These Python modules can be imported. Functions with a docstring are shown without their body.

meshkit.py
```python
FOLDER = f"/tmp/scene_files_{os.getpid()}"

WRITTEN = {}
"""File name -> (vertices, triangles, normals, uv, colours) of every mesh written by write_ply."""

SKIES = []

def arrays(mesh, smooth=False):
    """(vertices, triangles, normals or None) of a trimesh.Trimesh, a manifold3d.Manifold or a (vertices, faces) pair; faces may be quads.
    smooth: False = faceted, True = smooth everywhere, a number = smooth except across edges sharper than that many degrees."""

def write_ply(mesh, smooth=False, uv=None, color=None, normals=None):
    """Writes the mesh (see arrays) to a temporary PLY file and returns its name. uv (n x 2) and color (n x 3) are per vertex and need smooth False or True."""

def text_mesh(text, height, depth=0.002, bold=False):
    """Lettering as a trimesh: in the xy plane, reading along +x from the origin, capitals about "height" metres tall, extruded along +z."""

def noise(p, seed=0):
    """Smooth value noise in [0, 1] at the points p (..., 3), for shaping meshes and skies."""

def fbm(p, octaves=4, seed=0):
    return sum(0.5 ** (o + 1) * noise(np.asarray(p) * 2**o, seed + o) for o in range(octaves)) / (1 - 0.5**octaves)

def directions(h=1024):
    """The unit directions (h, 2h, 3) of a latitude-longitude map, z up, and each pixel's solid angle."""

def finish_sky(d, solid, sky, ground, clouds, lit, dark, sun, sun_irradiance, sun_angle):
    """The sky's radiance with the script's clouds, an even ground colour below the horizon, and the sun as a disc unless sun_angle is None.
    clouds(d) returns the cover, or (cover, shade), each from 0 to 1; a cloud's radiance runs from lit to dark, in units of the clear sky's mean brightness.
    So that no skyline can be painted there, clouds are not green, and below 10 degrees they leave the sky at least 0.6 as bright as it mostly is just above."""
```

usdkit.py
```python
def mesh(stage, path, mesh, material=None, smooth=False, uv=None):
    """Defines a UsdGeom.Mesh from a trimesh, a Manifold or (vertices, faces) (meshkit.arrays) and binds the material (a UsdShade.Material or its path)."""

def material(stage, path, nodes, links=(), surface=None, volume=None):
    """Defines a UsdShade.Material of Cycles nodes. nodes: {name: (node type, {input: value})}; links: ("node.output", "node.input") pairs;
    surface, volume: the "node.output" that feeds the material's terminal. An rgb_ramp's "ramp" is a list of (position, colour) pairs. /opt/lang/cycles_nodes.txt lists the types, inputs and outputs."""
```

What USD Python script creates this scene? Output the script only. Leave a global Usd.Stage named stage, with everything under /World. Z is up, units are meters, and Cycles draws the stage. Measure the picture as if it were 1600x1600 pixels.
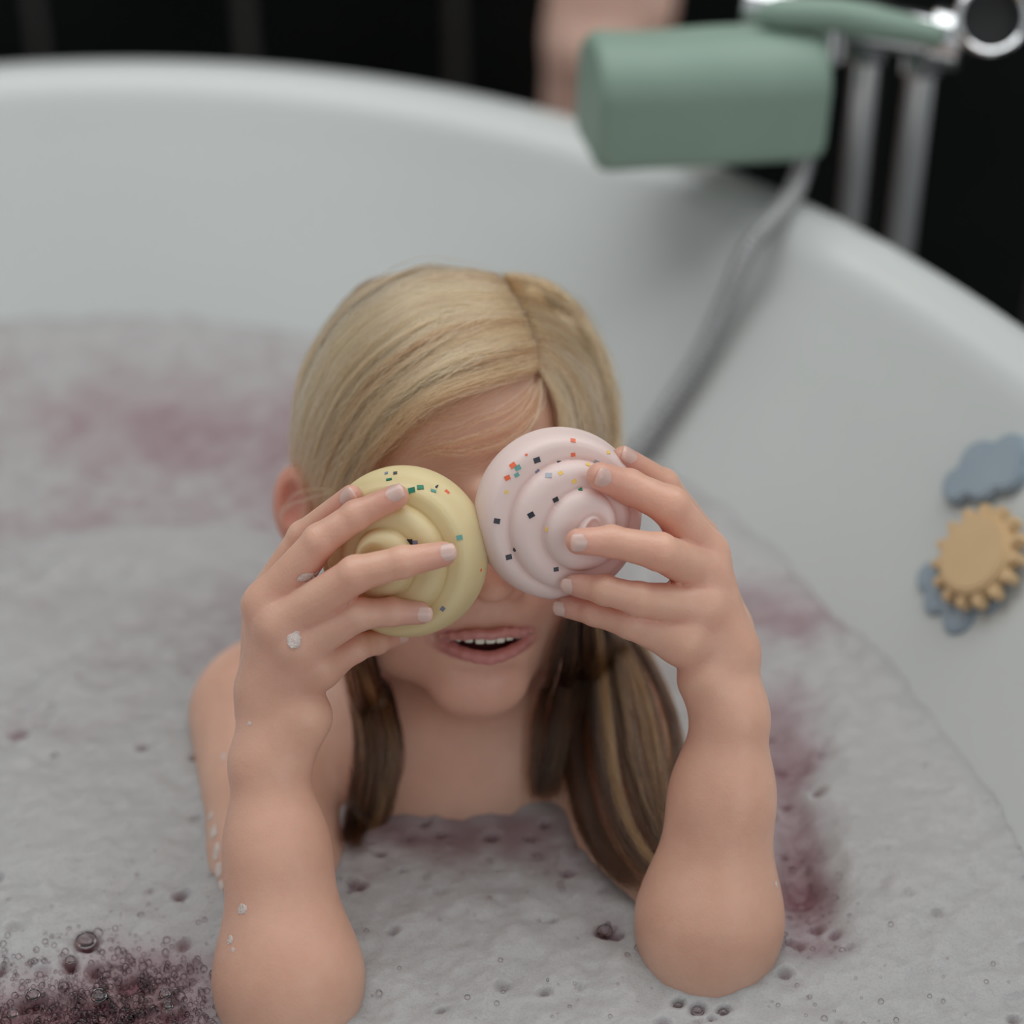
import math, random
import numpy as np, trimesh, usdkit, meshkit
from pxr import Usd, UsdGeom, UsdLux, UsdShade, Sdf, Gf, Vt

stage = Usd.Stage.CreateInMemory()
UsdGeom.SetStageUpAxis(stage, "Z"); UsdGeom.SetStageMetersPerUnit(stage, 1.0)
UsdGeom.Xform.Define(stage, "/World")

# ---------------------------------------------------------------- camera
PITCH, CAM_Z, FPX = math.radians(35.0), 0.655, 3333.0
cam = UsdGeom.Camera.Define(stage, "/World/camera")
cam.CreateProjectionAttr("perspective")
cam.CreateFocalLengthAttr(50.0)
cam.CreateHorizontalApertureAttr(24.0); cam.CreateVerticalApertureAttr(24.0)
cam.CreateFStopAttr(2.0); cam.CreateFocusDistanceAttr(0.858)
cam.CreateClippingRangeAttr((0.05, 100.0))
cam.CreateExposureAttr(-0.74)
cam.AddTranslateOp().Set((0, 0, CAM_Z)); cam.AddRotateXOp().Set(90 - math.degrees(PITCH))

# ---------------------------------------------------------------- light: overcast daylight and a large roof window above the far end of the bath
sky = UsdLux.DomeLight.Define(stage, "/World/sky")
sky.CreateIntensityAttr(0.25); sky.CreateColorAttr((0.95, 0.99, 1.0))
win = UsdLux.RectLight.Define(stage, "/World/roof_window_light")
win.CreateWidthAttr(2.6); win.CreateHeightAttr(1.1); win.CreateIntensityAttr(4.1); win.CreateColorAttr((0.985, 1.0, 0.985))
win.AddTranslateOp().Set((0.1, 1.22, 1.55)); win.AddRotateXOp().Set(-4)
front = UsdLux.RectLight.Define(stage, "/World/front_window_light")       # the window behind the photographer, to the right
front.CreateWidthAttr(1.1); front.CreateHeightAttr(1.4); front.CreateIntensityAttr(2.6); front.CreateColorAttr((0.97, 0.99, 1.0))
front.AddTranslateOp().Set((1.45, -1.1, 1.0)); front.AddRotateZOp().Set(36); front.AddRotateXOp().Set(84)

# ---------------------------------------------------------------- helpers
CP, SP = math.cos(PITCH), math.sin(PITCH)
CAM = np.array([0, 0, CAM_Z]); RGT = np.array([1.0, 0, 0]); FWD = np.array([0, CP, -SP]); UPV = np.array([0, SP, CP])
def U(px, py, d):
    return CAM + d * (FWD + (px - 800) / FPX * RGT - (py - 800) / FPX * UPV)
def ray(px, py):
    return FWD + (px - 800) / FPX * RGT - (py - 800) / FPX * UPV
def on_plane(px, py, z=0.0):
    r = ray(px, py); return CAM + r * ((z - CAM_Z) / r[2])
def unit(v):
    v = np.asarray(v, float); return v / np.linalg.norm(v)

taken = set()
def numbered(parent, name):
    p, k = f"{parent}/{name}", 0
    while p in taken:
        k += 1; p = f"{parent}/{name}_{k:03d}"
    taken.add(p); return p
def meta(prim, label=None, cat=None, group=None, kind=None):
    for k, v in (("label", label), ("category", cat), ("group", group), ("kind", kind)):
        if v: prim.SetCustomDataByKey(k, v)
    return prim
def obj(name, mesh, mat, parent=None, smooth=30, tint=None, **kw):
    par = str(parent.GetPath()) if parent is not None else "/World"
    p = numbered(par, name)
    m = usdkit.mesh(stage, p, mesh, mat, smooth=smooth)
    if tint is not None:
        UsdGeom.PrimvarsAPI(m).CreatePrimvar("tint", Sdf.ValueTypeNames.Color3fArray, "vertex").Set(Vt.Vec3fArray.FromNumpy(np.asarray(tint, np.float32)))
    meta(m.GetPrim(), **kw)
    return m.GetPrim()
def thing(name, label, cat, group=None, loc=(0, 0, 0), kind=None):
    x = UsdGeom.Xform.Define(stage, numbered("/World", name))
    if any(loc): x.AddTranslateOp().Set(tuple(map(float, loc)))
    return meta(x.GetPrim(), label, cat, group, kind)

def grid_faces(n, m, wrap=False):
    i, j = np.meshgrid(np.arange(n - 1), np.arange(m if wrap else m - 1), indexing="ij")
    a, b = i * m + j, i * m + (j + 1) % m
    return np.stack([a, b, b + m, a + m], -1).reshape(-1, 4)
def tri(q): return np.vstack([q[:, [0, 1, 2]], q[:, [0, 2, 3]]])
def smooth_path(pts, n):
    pts = np.asarray(pts, float)
    if len(pts) < 3:
        t = np.linspace(0, 1, n)[:, None]; return pts[0] * (1 - t) + pts[-1] * t
    from scipy.interpolate import PchipInterpolator
    s = np.r_[0, np.cumsum(np.linalg.norm(np.diff(pts[:, :3], axis=0), axis=1) + 1e-9)]
    return PchipInterpolator(s / s[-1], pts)(np.linspace(0, 1, n))
def tube(path, radii, sides=16, caps=True):
    p = np.asarray(path, float); n = len(p)
    radii = np.broadcast_to(np.asarray(radii, float), (n,))
    t = np.gradient(p, axis=0); t /= np.linalg.norm(t, axis=1, keepdims=True)
    a = np.zeros_like(p); ref = np.array([0, 0, 1.0]) if abs(t[0, 2]) < .9 else np.array([1.0, 0, 0])
    for i in range(n):
        ref = ref - t[i] * (ref @ t[i]); ref /= np.linalg.norm(ref); a[i] = ref
    b = np.cross(t, a)
    ang = np.arange(sides) * 2 * np.pi / sides
    v = p[:, None] + radii[:, None, None] * (np.cos(ang)[None, :, None] * a[:, None] + np.sin(ang)[None, :, None] * b[:, None])
    f = tri(grid_faces(n, sides, True)); v = v.reshape(-1, 3)
    if caps:
        v = np.vstack([v, p[0], p[-1]]); k = np.arange(sides); k2 = (k + 1) % sides
        f = np.vstack([f, np.stack([np.full(sides, n * sides), k2, k], 1), np.stack([np.full(sides, n * sides + 1), (n - 1) * sides + k, (n - 1) * sides + k2], 1)])
    m = trimesh.Trimesh(v, f, process=False); m.fix_normals(); return m
def frame(origin, z, x):
    z = unit(z); x = np.asarray(x, float); x = unit(x - z * (x @ z)); y = np.cross(z, x)
    M = np.eye(4); M[:3, 0], M[:3, 1], M[:3, 2], M[:3, 3] = x, y, z, origin; return M
def lathe(profile, seg=48):
    pr = np.asarray(profile, float); ang = np.arange(seg) * 2 * np.pi / seg
    v = np.stack([pr[:, None, 0] * np.cos(ang), pr[:, None, 0] * np.sin(ang), np.broadcast_to(pr[:, None, 1], (len(pr), seg))], -1).reshape(-1, 3)
    m = trimesh.Trimesh(v, tri(grid_faces(len(pr), seg, True)), process=False); m.merge_vertices(); m.update_faces(m.nondegenerate_faces()); m.fix_normals(); return m
def rounded_box(size, r=0.003):
    import manifold3d as m3
    s = np.asarray(size, float) / 2 - r
    pts = [m3.Manifold.sphere(r, 12).translate([sx * s[0], sy * s[1], sz * s[2]]) for sx in (-1, 1) for sy in (-1, 1) for sz in (-1, 1)]
    m = m3.Manifold.batch_hull(pts).to_mesh()
    return trimesh.Trimesh(m.vert_properties[:, :3], m.tri_verts, process=False)

# ---- signed distance modelling (every function takes points (n,3))
def ell(p, c, r, R=None):
    q = p - c
    if R is not None: q = q @ R
    r = np.asarray(r, float); k0 = np.linalg.norm(q / r, axis=1); k1 = np.linalg.norm(q / (r * r), axis=1)
    return k0 * (k0 - 1) / np.maximum(k1, 1e-9)
def cone(p, a, b, ra, rb):
    a, b = np.asarray(a, float), np.asarray(b, float)
    ba = b - a; l2 = ba @ ba; rr = ra - rb; a2 = l2 - rr * rr; il2 = 1 / l2
    pa = p - a; y = pa @ ba; z = y - l2
    x2 = ((pa * l2 - np.outer(y, ba)) ** 2).sum(1); y2 = y * y * l2; z2 = z * z * l2
    k = np.sign(rr) * rr * rr * x2
    d = (np.sqrt(x2 * a2 * il2) + y * rr) * il2 - ra
    c1 = np.sign(z) * a2 * z2 > k; c2 = np.sign(y) * a2 * y2 < k
    d = np.where(c2, np.sqrt(x2 + y2) * il2 - ra, d)
    return np.where(c1, np.sqrt(x2 + z2) * il2 - rb, d)
def smin(a, b, k):
    h = np.maximum(k - np.abs(a - b), 0) / k
    return np.minimum(a, b) - h * h * h * k / 6
def smax(a, b, k): return -smin(-a, -b, k)
def chain(p, pts, rad, k=0.002):
    d = None
    for i in range(len(pts) - 1):
        e = cone(p, pts[i], pts[i + 1], rad[i], rad[i + 1])
        d = e if d is None else smin(d, e, k)
    return d
from concurrent.futures import ThreadPoolExecutor
POOL = ThreadPoolExecutor(4)
def threaded(sdf):
    return lambda p: np.concatenate(list(POOL.map(sdf, np.array_split(p, max(1, len(p) // 60000 + 1)))))
def surface(sdf, lo, hi, h):
    """Sparse naive surface nets of sdf = 0."""
    sdf = threaded(sdf)
    lo, hi = np.asarray(lo, float), np.asarray(hi, float)
    B, C = 4, 5
    nb = np.ceil((hi - lo) / (h * B * C)).astype(int)
    g = np.stack(np.meshgrid(*[np.arange(n) for n in nb], indexing="ij"), -1).reshape(-1, 3)
    d = sdf(lo + (g + .5) * h * B * C)
    g = g[np.abs(d) < h * B * C * 1.25]
    s = np.stack(np.meshgrid(*[np.arange(C)] * 3, indexing="ij"), -1).reshape(-1, 3)
    g = (g[:, None] * C + s).reshape(-1, 3)
    d = sdf(lo + (g + .5) * h * B)
    g = g[np.abs(d) < h * B * 1.4]
    c = np.stack(np.meshgrid(*[np.arange(B + 1)] * 3, indexing="ij"), -1).reshape(-1, 3)
    N = (nb * B * C + 2).astype(np.int64)
    key = lambda i: (i[..., 0] * N[1] + i[..., 1]) * N[2] + i[..., 2]
    cor = (g[:, None] * B + c).reshape(-1, 3)
    keys, first, inv = np.unique(key(cor), return_index=True, return_inverse=True)
    val = sdf(lo + cor[first] * h)
    V = val[inv.ravel()].reshape(len(g), B + 1, B + 1, B + 1)
    off = np.array([(x, y, z) for x in (0, 1) for y in (0, 1) for z in (0, 1)])
    cv = np.stack([V[:, x:x + B, y:y + B, z:z + B] for x, y, z in off], -1)
    cs = np.stack(np.meshgrid(*[np.arange(B)] * 3, indexing="ij"), -1)
    cell = (g[:, None, None, None] * B + cs)
    act = (cv.min(-1) < 0) & (cv.max(-1) >= 0)
    cv, cell = cv[act], cell[act]
    acc, cnt = np.zeros((len(cv), 3)), np.zeros(len(cv))
    for i in range(8):
        for j in range(i + 1, 8):
            if np.abs(off[i] - off[j]).sum() != 1: continue
            a, b = cv[:, i], cv[:, j]; x = (a < 0) != (b < 0)
            t = a[x] / (a[x] - b[x]); acc[x] += off[i] + t[:, None] * (off[j] - off[i]); cnt[x] += 1
    v = lo + (cell + acc / cnt[:, None]) * h
    ck = key(cell); order = np.argsort(ck); ck, v, cell, cv = ck[order], v[order], cell[order], cv[order]
    faces = []
    for ax in range(3):
        e = np.zeros(3, int); e[ax] = 1; o1, o2 = np.eye(3, dtype=int)[(ax + 1) % 3], np.eye(3, dtype=int)[(ax + 2) % 3]
        j = [i for i in range(8) if (off[i] == e).all()][0]
        x = (cv[:, 0] < 0) != (cv[:, j] < 0)
        q = np.stack([key(cell[x]), key(cell[x] - o1), key(cell[x] - o1 - o2), key(cell[x] - o2)], 1)
        idx = np.searchsorted(ck, q); idx = np.minimum(idx, len(ck) - 1); ok = (ck[idx] == q).all(1)
        flip = (cv[x, 0] < 0)[ok]; idx = idx[ok]
        faces.append(np.where(flip[:, None], idx, idx[:, ::-1]))
    f = np.vstack(faces)
    for _ in range(1):                                   # project on the surface
        e = h * .3; d0 = sdf(v)
        gr = np.stack([sdf(v + e * np.eye(3)[k]) - d0 for k in range(3)], 1) / e
        v = v - np.clip(d0, -h, h)[:, None] * gr / np.maximum((gr ** 2).sum(1, keepdims=True), .25)
    return v, tri(f)
def trace(sdf, px, py, d0=0.7, d1=1.4, off=0.0):
    """Points where the rays through the pixels meet the surface, or pass it most closely."""
    px, py = np.atleast_1d(px).astype(float), np.atleast_1d(py).astype(float)
    r = FWD + ((px - 800) / FPX)[:, None] * RGT - ((py - 800) / FPX)[:, None] * UPV
    L = np.linalg.norm(r, axis=1); d = np.full(len(px), d0); best, bd = np.full(len(px), 9.0), d.copy()
    for _ in range(90):
        s = sdf(CAM + d[:, None] * r) - off
        b = s < best; best[b], bd[b] = s[b], d[b]
        d = np.minimum(d + np.where(s > 0, np.maximum(s * .8, .0002), 0) / L, d1)
    return CAM + bd[:, None] * r
rng = np.random.default_rng(7)

# ---------------------------------------------------------------- materials
def mat(name, nodes, links=(), surface="p.BSDF", **k):
    UsdGeom.Scope.Define(stage, "/World/Looks")
    return usdkit.material(stage, f"/World/Looks/{name}", nodes, links, surface=surface, **k)
def plain(name, color, rough=.5, **k):
    return mat(name, {"p": ("principled_bsdf", {"base_color": color, "roughness": rough, **k})})
def speckled(name, c1, c2, scale, rough=.5, bump=.0, bscale=200, **k):
    nodes = {"g": ("geometry", {}), "n": ("noise_texture", {"scale": scale, "detail": 4}), "r": ("rgb_ramp", {"ramp": [(.3, c1), (.7, c2)]}), "p": ("principled_bsdf", {"roughness": rough, **k})}
    links = [("g.position", "n.vector"), ("n.fac", "r.fac"), ("r.color", "p.base_color")]
    if bump:
        nodes |= {"n2": ("noise_texture", {"scale": bscale, "detail": 3}), "b": ("bump", {"strength": bump, "distance": .001})}
        links += [("g.position", "n2.vector"), ("n2.fac", "b.height"), ("b.normal", "p.normal")]
    return mat(name, nodes, links)

ENAMEL = speckled("tub_enamel", (.50, .52, .512), (.53, .545, .538), 3, .22)
TILE = speckled("black_tile", (.004, .005, .005), (.007, .008, .008), 8, .25, .1, 12, specular_ior_level=.25)
GROUT = speckled("grey_grout", (.10, .096, .09), (.15, .142, .132), 60, .9)
FLOOR = speckled("dark_floor", (.006, .006, .006), (.012, .012, .012), 10, .5)
CHROME = plain("chrome", (.74, .75, .77), .14, metallic=1.0)
SATIN = plain("satin_chrome", (.86, .87, .89), .3, metallic=1.0)
CHROME_DULL = plain("brushed_chrome", (.50, .50, .51), .3, metallic=1.0)
DARK = plain("dark_hollow", (.006, .006, .007), .6)
SAGE = speckled("sage_silicone", (.20, .285, .232), (.215, .30, .245), 30, .55, .05, 900)
PINK = speckled("pink_silicone", (.70, .545, .515), (.72, .56, .53), 40, .5, .04, 900, subsurface_weight=.25, subsurface_radius=(1, .6, .5), subsurface_scale=.004)
YELLOW = speckled("butter_silicone", (.62, .50, .275), (.645, .525, .295), 40, .5, .04, 900, subsurface_weight=.25, subsurface_radius=(1, .8, .4), subsurface_scale=.004)
SUNNY = speckled("sun_orange", (.58, .40, .22), (.62, .44, .25), 40, .55)
CLOUDY = speckled("cloud_blue", (.26, .32, .375), (.29, .35, .40), 40, .6)
CHIP = {k: plain(f"chip_{k}", c, .4) for k, c in dict(navy=(.008, .01, .022), green=(.0, .16, .09), coral=(.75, .13, .05), teal=(.12, .33, .30), yellow=(.78, .52, .12), grey=(.35, .37, .42), lilac=(.18, .19, .28)).items()}
TEETH = plain("teeth", (.72, .66, .56), .25, subsurface_weight=.2, subsurface_scale=.002)
NAIL = plain("nail", (.70, .43, .37), .25, subsurface_weight=.2, subsurface_scale=.002)

def skin(name, bump=.25):
    return mat(name, {"a": ("attribute", {"attribute": "tint"}), "g": ("geometry", {}),
        "n": ("noise_texture", {"scale": 45, "detail": 5, "roughness": .6}), "r": ("rgb_ramp", {"ramp": [(.3, (.93, .90, .88)), (.7, (1.05, 1.06, 1.06))]}),
        "m": ("mix", {"mix_type": "multiply", "fac": 1.0}), "v": ("voronoi_texture", {"scale": 900}), "n2": ("noise_texture", {"scale": 350, "detail": 3}),
        "s": ("math", {"math_type": "multiply_add", "value2": .35}), "b": ("bump", {"strength": bump, "distance": .0006}),
        "p": ("principled_bsdf", {"roughness": .42, "specular_ior_level": .45, "subsurface_weight": .35, "subsurface_radius": (1, .35, .2), "subsurface_scale": .004})},
        [("a.color", "m.color1"), ("g.position", "n.vector"), ("n.fac", "r.fac"), ("r.color", "m.color2"), ("m.color", "p.base_color"),
         ("g.position", "v.vector"), ("g.position", "n2.vector"), ("v.distance", "s.value1"), ("n2.fac", "s.value3"), ("s.value", "b.height"), ("b.normal", "p.normal")])
SKIN = skin("skin")

def hair_mat(name, rough=.30):
    return mat(name, {"a": ("attribute", {"attribute": "tint"}), "p": ("principled_hair_bsdf", {"model": "Chiang", "parametrization": "Direct coloring", "roughness": rough, "radial_roughness": .45, "offset": .035, "random_roughness": .2})}, [("a.color", "p.color")])
HAIR = hair_mat("blond_hair"); HAIR_WET = hair_mat("wet_hair", .22)
BLOND = np.array([(.20, .086, .038), (.45, .220, .103), (.67, .375, .192), (.83, .53, .305)]); WETC = np.array([(.018, .008, .005), (.045, .020, .010), (.13, .062, .026), (.34, .19, .075)])
HAIR_CAP = speckled("hair_roots", (.17, .105, .06), (.30, .20, .115), 120, .7, .6, 400)

# ================================================================ THE SETTING
WALL_Y, FLOOR_Z = 1.78, -0.47
def struct(name, mesh, m, label, **k):
    return obj(name, mesh, m, kind="structure", label=label, **k)
def box(lo, hi):
    lo, hi = np.asarray(lo, float), np.asarray(hi, float)
    m = trimesh.creation.box(hi - lo); m.apply_translation((lo + hi) / 2); return m
wall = UsdGeom.Xform.Define(stage, numbered("/World", "wall_back")).GetPrim()
meta(wall, "dark back wall of glossy black tiles with grey joints", kind="structure")
obj("grout", box((-1.6, WALL_Y + .004, FLOOR_Z), (1.75, WALL_Y + .06, 1.25)), GROUT, wall)
TW, TH, J = .184, .60, .012
tile = rounded_box((TW - J, .012, TH - .004), .002)
for i in range(18):
    for j in range(3):
        t = tile.copy(); t.apply_translation((-.418 + (i - 6) * TW + TW / 2, WALL_Y + rng.normal(0, .0004), FLOOR_Z + (j + .5) * TH))
        obj("tile", t, TILE, wall)
struct("floor", box((-1.6, -.5, FLOOR_Z - .05), (1.75, WALL_Y + .06, FLOOR_Z)), FLOOR, "dark floor around the bath")

# ---- the bath: an oval shell with a rolled rim
TC, TA, TB = np.array([-.241, .536]), .598, .733
PROF = np.array([(.16, FLOOR_Z + .002), (.10, FLOOR_Z + .002), (.085, FLOOR_Z + .02), (.05, -.25), (.018, .02), (.004, .085), (.0, .102), (.002, .112), (.008, .119), (.016, .1215),
                 (.026, .121), (.034, .117), (.041, .109), (.050, .096), (.063, .079), (.085, .051), (.108, .024), (.129, 0.0), (.150, -.025), (.175, -.07), (.21, -.15), (.25, -.25), (.30, -.31), (.37, -.335), (.45, -.34), (.52, -.34)])
PROF = smooth_path(PROF, 110)
def oval(off, n=220):
    a = np.arange(n) * 2 * np.pi / n
    return np.stack([TC[0] + (TA - off) * np.cos(a), TC[1] + (TB - off) * np.sin(a)], -1)
v = np.concatenate([np.c_[oval(o), np.full(220, z)] for o, z in PROF])
f = tri(grid_faces(len(PROF), 220, True))
v = np.vstack([v, [[TC[0], TC[1], -.342]], [[TC[0], TC[1], FLOOR_Z + .002]]]); k = np.arange(220); k2 = (k + 1) % 220; b0 = (len(PROF) - 1) * 220
f = np.vstack([f, np.stack([b0 + k, b0 + k2, np.full(220, len(v) - 2)], 1), np.stack([k2, k, np.full(220, len(v) - 1)], 1)])
tub_mesh = trimesh.Trimesh(v, f, process=False); tub_mesh.fix_normals()
tub = thing("bathtub", "large oval white enamel bathtub with a rolled rim, filled with pink foamy water", "bathtub")
obj("tub_shell", tub_mesh, ENAMEL, tub, smooth=True)
_in = PROF[np.argmax(PROF[:, 1]):]
def tub_z(x, y):
    """Height of the inside wall, by how far a point lies inside the outer oval."""
    q = np.hypot((x - TC[0]) / TA, (y - TC[1]) / TB)
    off = (1 - q) * (TA + TB) / 2
    return np.interp(off, _in[:, 0], _in[:, 1])
def on_tub(px, py):
    r = ray(px, py); d = np.linspace(.8, 1.5, 3000); P = CAM + d[:, None] * r
    i = np.argmax(P[:, 2] < tub_z(P[:, 0], P[:, 1])); p = P[i]; e = .004
    n = unit([-(tub_z(p[0] + e, p[1]) - tub_z(p[0] - e, p[1])) / (2 * e), -(tub_z(p[0], p[1] + e) - tub_z(p[0], p[1] - e)) / (2 * e), 1])
    return p, n, d[i]

# ---- water and foam
WATER = mat("pink_water", {"p": ("principled_bsdf", {"base_color": (.20, .095, .11), "roughness": .06, "ior": 1.33})})
w = np.vstack([np.c_[oval(.131), np.full(220, -.0095)], [[TC[0], TC[1], -.0095]]])
obj("bath_water", (w, np.stack([k, k2, np.full(220, 220)], 1)), WATER, smooth=False, label="mauve pink bath water showing through the gaps in the foam", cat="water", kind="stuff")

gx = np.unique(np.r_[np.linspace(TC[0] - TA, -.36, 40), np.linspace(-.36, .34, 420), np.linspace(.34, TC[0] + TA, 8)])
gy = np.unique(np.r_[np.linspace(TC[1] - TB, .53, 50), np.linspace(.53, .80, 240), np.linspace(.80, 1.16, 180), np.linspace(1.16, TC[1] + TB, 10)])
FX, FY = np.meshgrid(gx, gy, indexing="ij")
# thin places, given where they lie on the water: pixel, half widths in pixels along the water, depth of thinning
PATCH = [((360, 640), (.19, .080), .34), ((250, 690), (.10, .045), .10), ((30, 840), (.12, .034), .38), ((440, 770), (.09, .06), .22), ((330, 985), (.15, .036), .32), ((90, 1130), (.06, .02), .25), ((210, 1040), (.05, .012), .15),
         ((1225, 960), (.06, .035), .50), ((1228, 1130), (.022, .03), .55), ((1235, 1190), (.022, .012), .35), ((1240, 1300), (.015, .05), .85), ((1250, 1400), (.014, .02), .6), ((150, 1590), (.052, .028), .88), ((20, 1600), (.05, .014), .6), ((230, 1500), (.03, .016), .35),
         ((700, 1310), (.08, .035), .30), ((640, 1290), (.06, .012), .25), ((945, 1452), (.010, .010), .45), ((1260, 1480), (.02, .01), .25),
         ((215, 860), (.062, .022), -.62), ((40, 1000), (.09, .028), -.3), ((1450, 1250), (.10, .08), -.30), ((80, 1290), (.06, .03), -.3), ((830, 1480), (.05, .03), -.1)]
BIG = [(135, 1470, 17), (155, 1556, 13), (52, 1555, 11), (258, 1553, 9), (262, 1572, 9), (20, 1584, 9), (945, 1455, 13), (110, 1500, 8), (1090, 1580, 9), (1060, 1572, 7), (1130, 1583, 8)]     # bubbles that can be told apart: pixel, radius in pixels
def thickness(x, y):
    p3 = np.stack([x, y, np.zeros_like(x)], -1)
    thin = np.zeros_like(x)
    for (px, py), (sx, sy), a in PATCH:
        c = on_plane(px, py); thin += a * np.exp(-((x - c[0]) / sx) ** 2 - ((y - c[1]) / sy) ** 2)
    t = 1.0 - thin + .34 * (meshkit.fbm(p3 * 26, 4, 3) - .5) + .34 * (meshkit.fbm(p3 * 90, 3, 9) - .5)
    return t
T = thickness(FX, FY)
p3 = np.stack([FX, FY, np.zeros_like(FX)], -1)
# bubbles that have burst through the foam, as small pits
pits = np.zeros_like(FX)
prng = np.random.default_rng(21)
pc = np.stack([on_plane(x, y) for x, y in zip(prng.uniform(-20, 1620, 520), prng.uniform(1000, 1640, 520))]); ptc = thickness(pc[:, 0], pc[:, 1])
for c, tc in zip(pc, ptc):
    r = prng.uniform(.0012, .0036) * (1.25 if prng.random() < .15 else .8)
    if prng.random() > np.clip(1.25 - tc, .10, 1): continue
    ix = np.searchsorted(gx, [c[0] - 3 * r, c[0] + 3 * r]); iy = np.searchsorted(gy, [c[1] - 3 * r, c[1] + 3 * r])
    s = (slice(*ix), slice(*iy)); q = np.hypot(FX[s] - c[0], FY[s] - c[1]) / r
    pits[s] = np.maximum(pits[s], np.exp(-q ** 4) * prng.uniform(.2, .6))
for px, py, r in BIG:
    c = on_plane(px, py); r = r * .86 / FPX; q = np.hypot(FX - c[0], FY - c[1]) / r; pits = np.maximum(pits, np.exp(-q ** 4) * 1.0)
cover = np.clip(T - pits * .75, 0, 1.3)
thin_ = np.clip(1 - cover * 1.6, 0, 1)
Z = .0035 * thin_ * (meshkit.fbm(p3 * 260, 2, 31) - .5) - .009 + .012 * np.clip(cover, 0, 1.2) + .006 * (meshkit.fbm(p3 * 12, 3, 5) - .5) * np.clip(T, 0, 1) + .0012 * (meshkit.fbm(p3 * 150, 2, 6) - .5)
inside = np.hypot((FX - TC[0]) / (TA - .123), (FY - TC[1]) / (TB - .123)) < 1
fv = np.stack([FX, FY, Z], -1).reshape(-1, 3)
q = grid_faces(len(gx), len(gy)); q = q[inside.ravel()[q].all(1)]
keep, inv = np.unique(q, return_inverse=True); q = inv.reshape(q.shape)
cov = np.clip((cover.ravel()[keep] - .02) / .95, 0, 1)[:, None]; cov = cov * cov * (3 - 2 * cov) * .7 + cov * .3
foam_tint = (1 - cov) * np.array([.19, .085, .10]) + cov * np.array([.375, .368, .366])
mid = np.exp(-((cov - .55) / .3) ** 2); foam_tint = foam_tint * (1 - mid * np.array([0, .10, .06]))
FOAM = mat("bath_foam", {"a": ("attribute", {"attribute": "tint"}), "g": ("geometry", {}), "v": ("voronoi_texture", {"scale": 800}), "v2": ("voronoi_texture", {"scale": 1500}), "n": ("noise_texture", {"scale": 300, "detail": 4}),
    "r": ("rgb_ramp", {"ramp": [(.0, (1.06, 1.06, 1.06)), (.55, (1, 1, 1)), (.8, (.80, .76, .77))]}), "m": ("mix", {"mix_type": "multiply", "fac": .3}),
    "s": ("math", {"math_type": "multiply_add", "value2": .6}), "b": ("bump", {"strength": .22, "distance": .0006}),
    "p": ("principled_bsdf", {"roughness": .45, "subsurface_weight": .35, "subsurface_radius": (1, .8, .8), "subsurface_scale": .004, "specular_ior_level": .4})},
    [("a.color", "m.color1"), ("g.position", "v.vector"), ("g.position", "v2.vector"), ("g.position", "n.vector"), ("v.distance", "r.fac"), ("r.color", "m.color2"), ("m.color", "p.base_color"),
     ("v2.distance", "s.value1"), ("v.distance", "s.value3"), ("s.value", "b.height"), ("b.normal", "p.normal")])
obj("bath_foam", (fv[keep], q), FOAM, smooth=True, tint=foam_tint, label="layer of white bubble bath foam floating over the pink water", cat="foam", kind="stuff")

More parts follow.
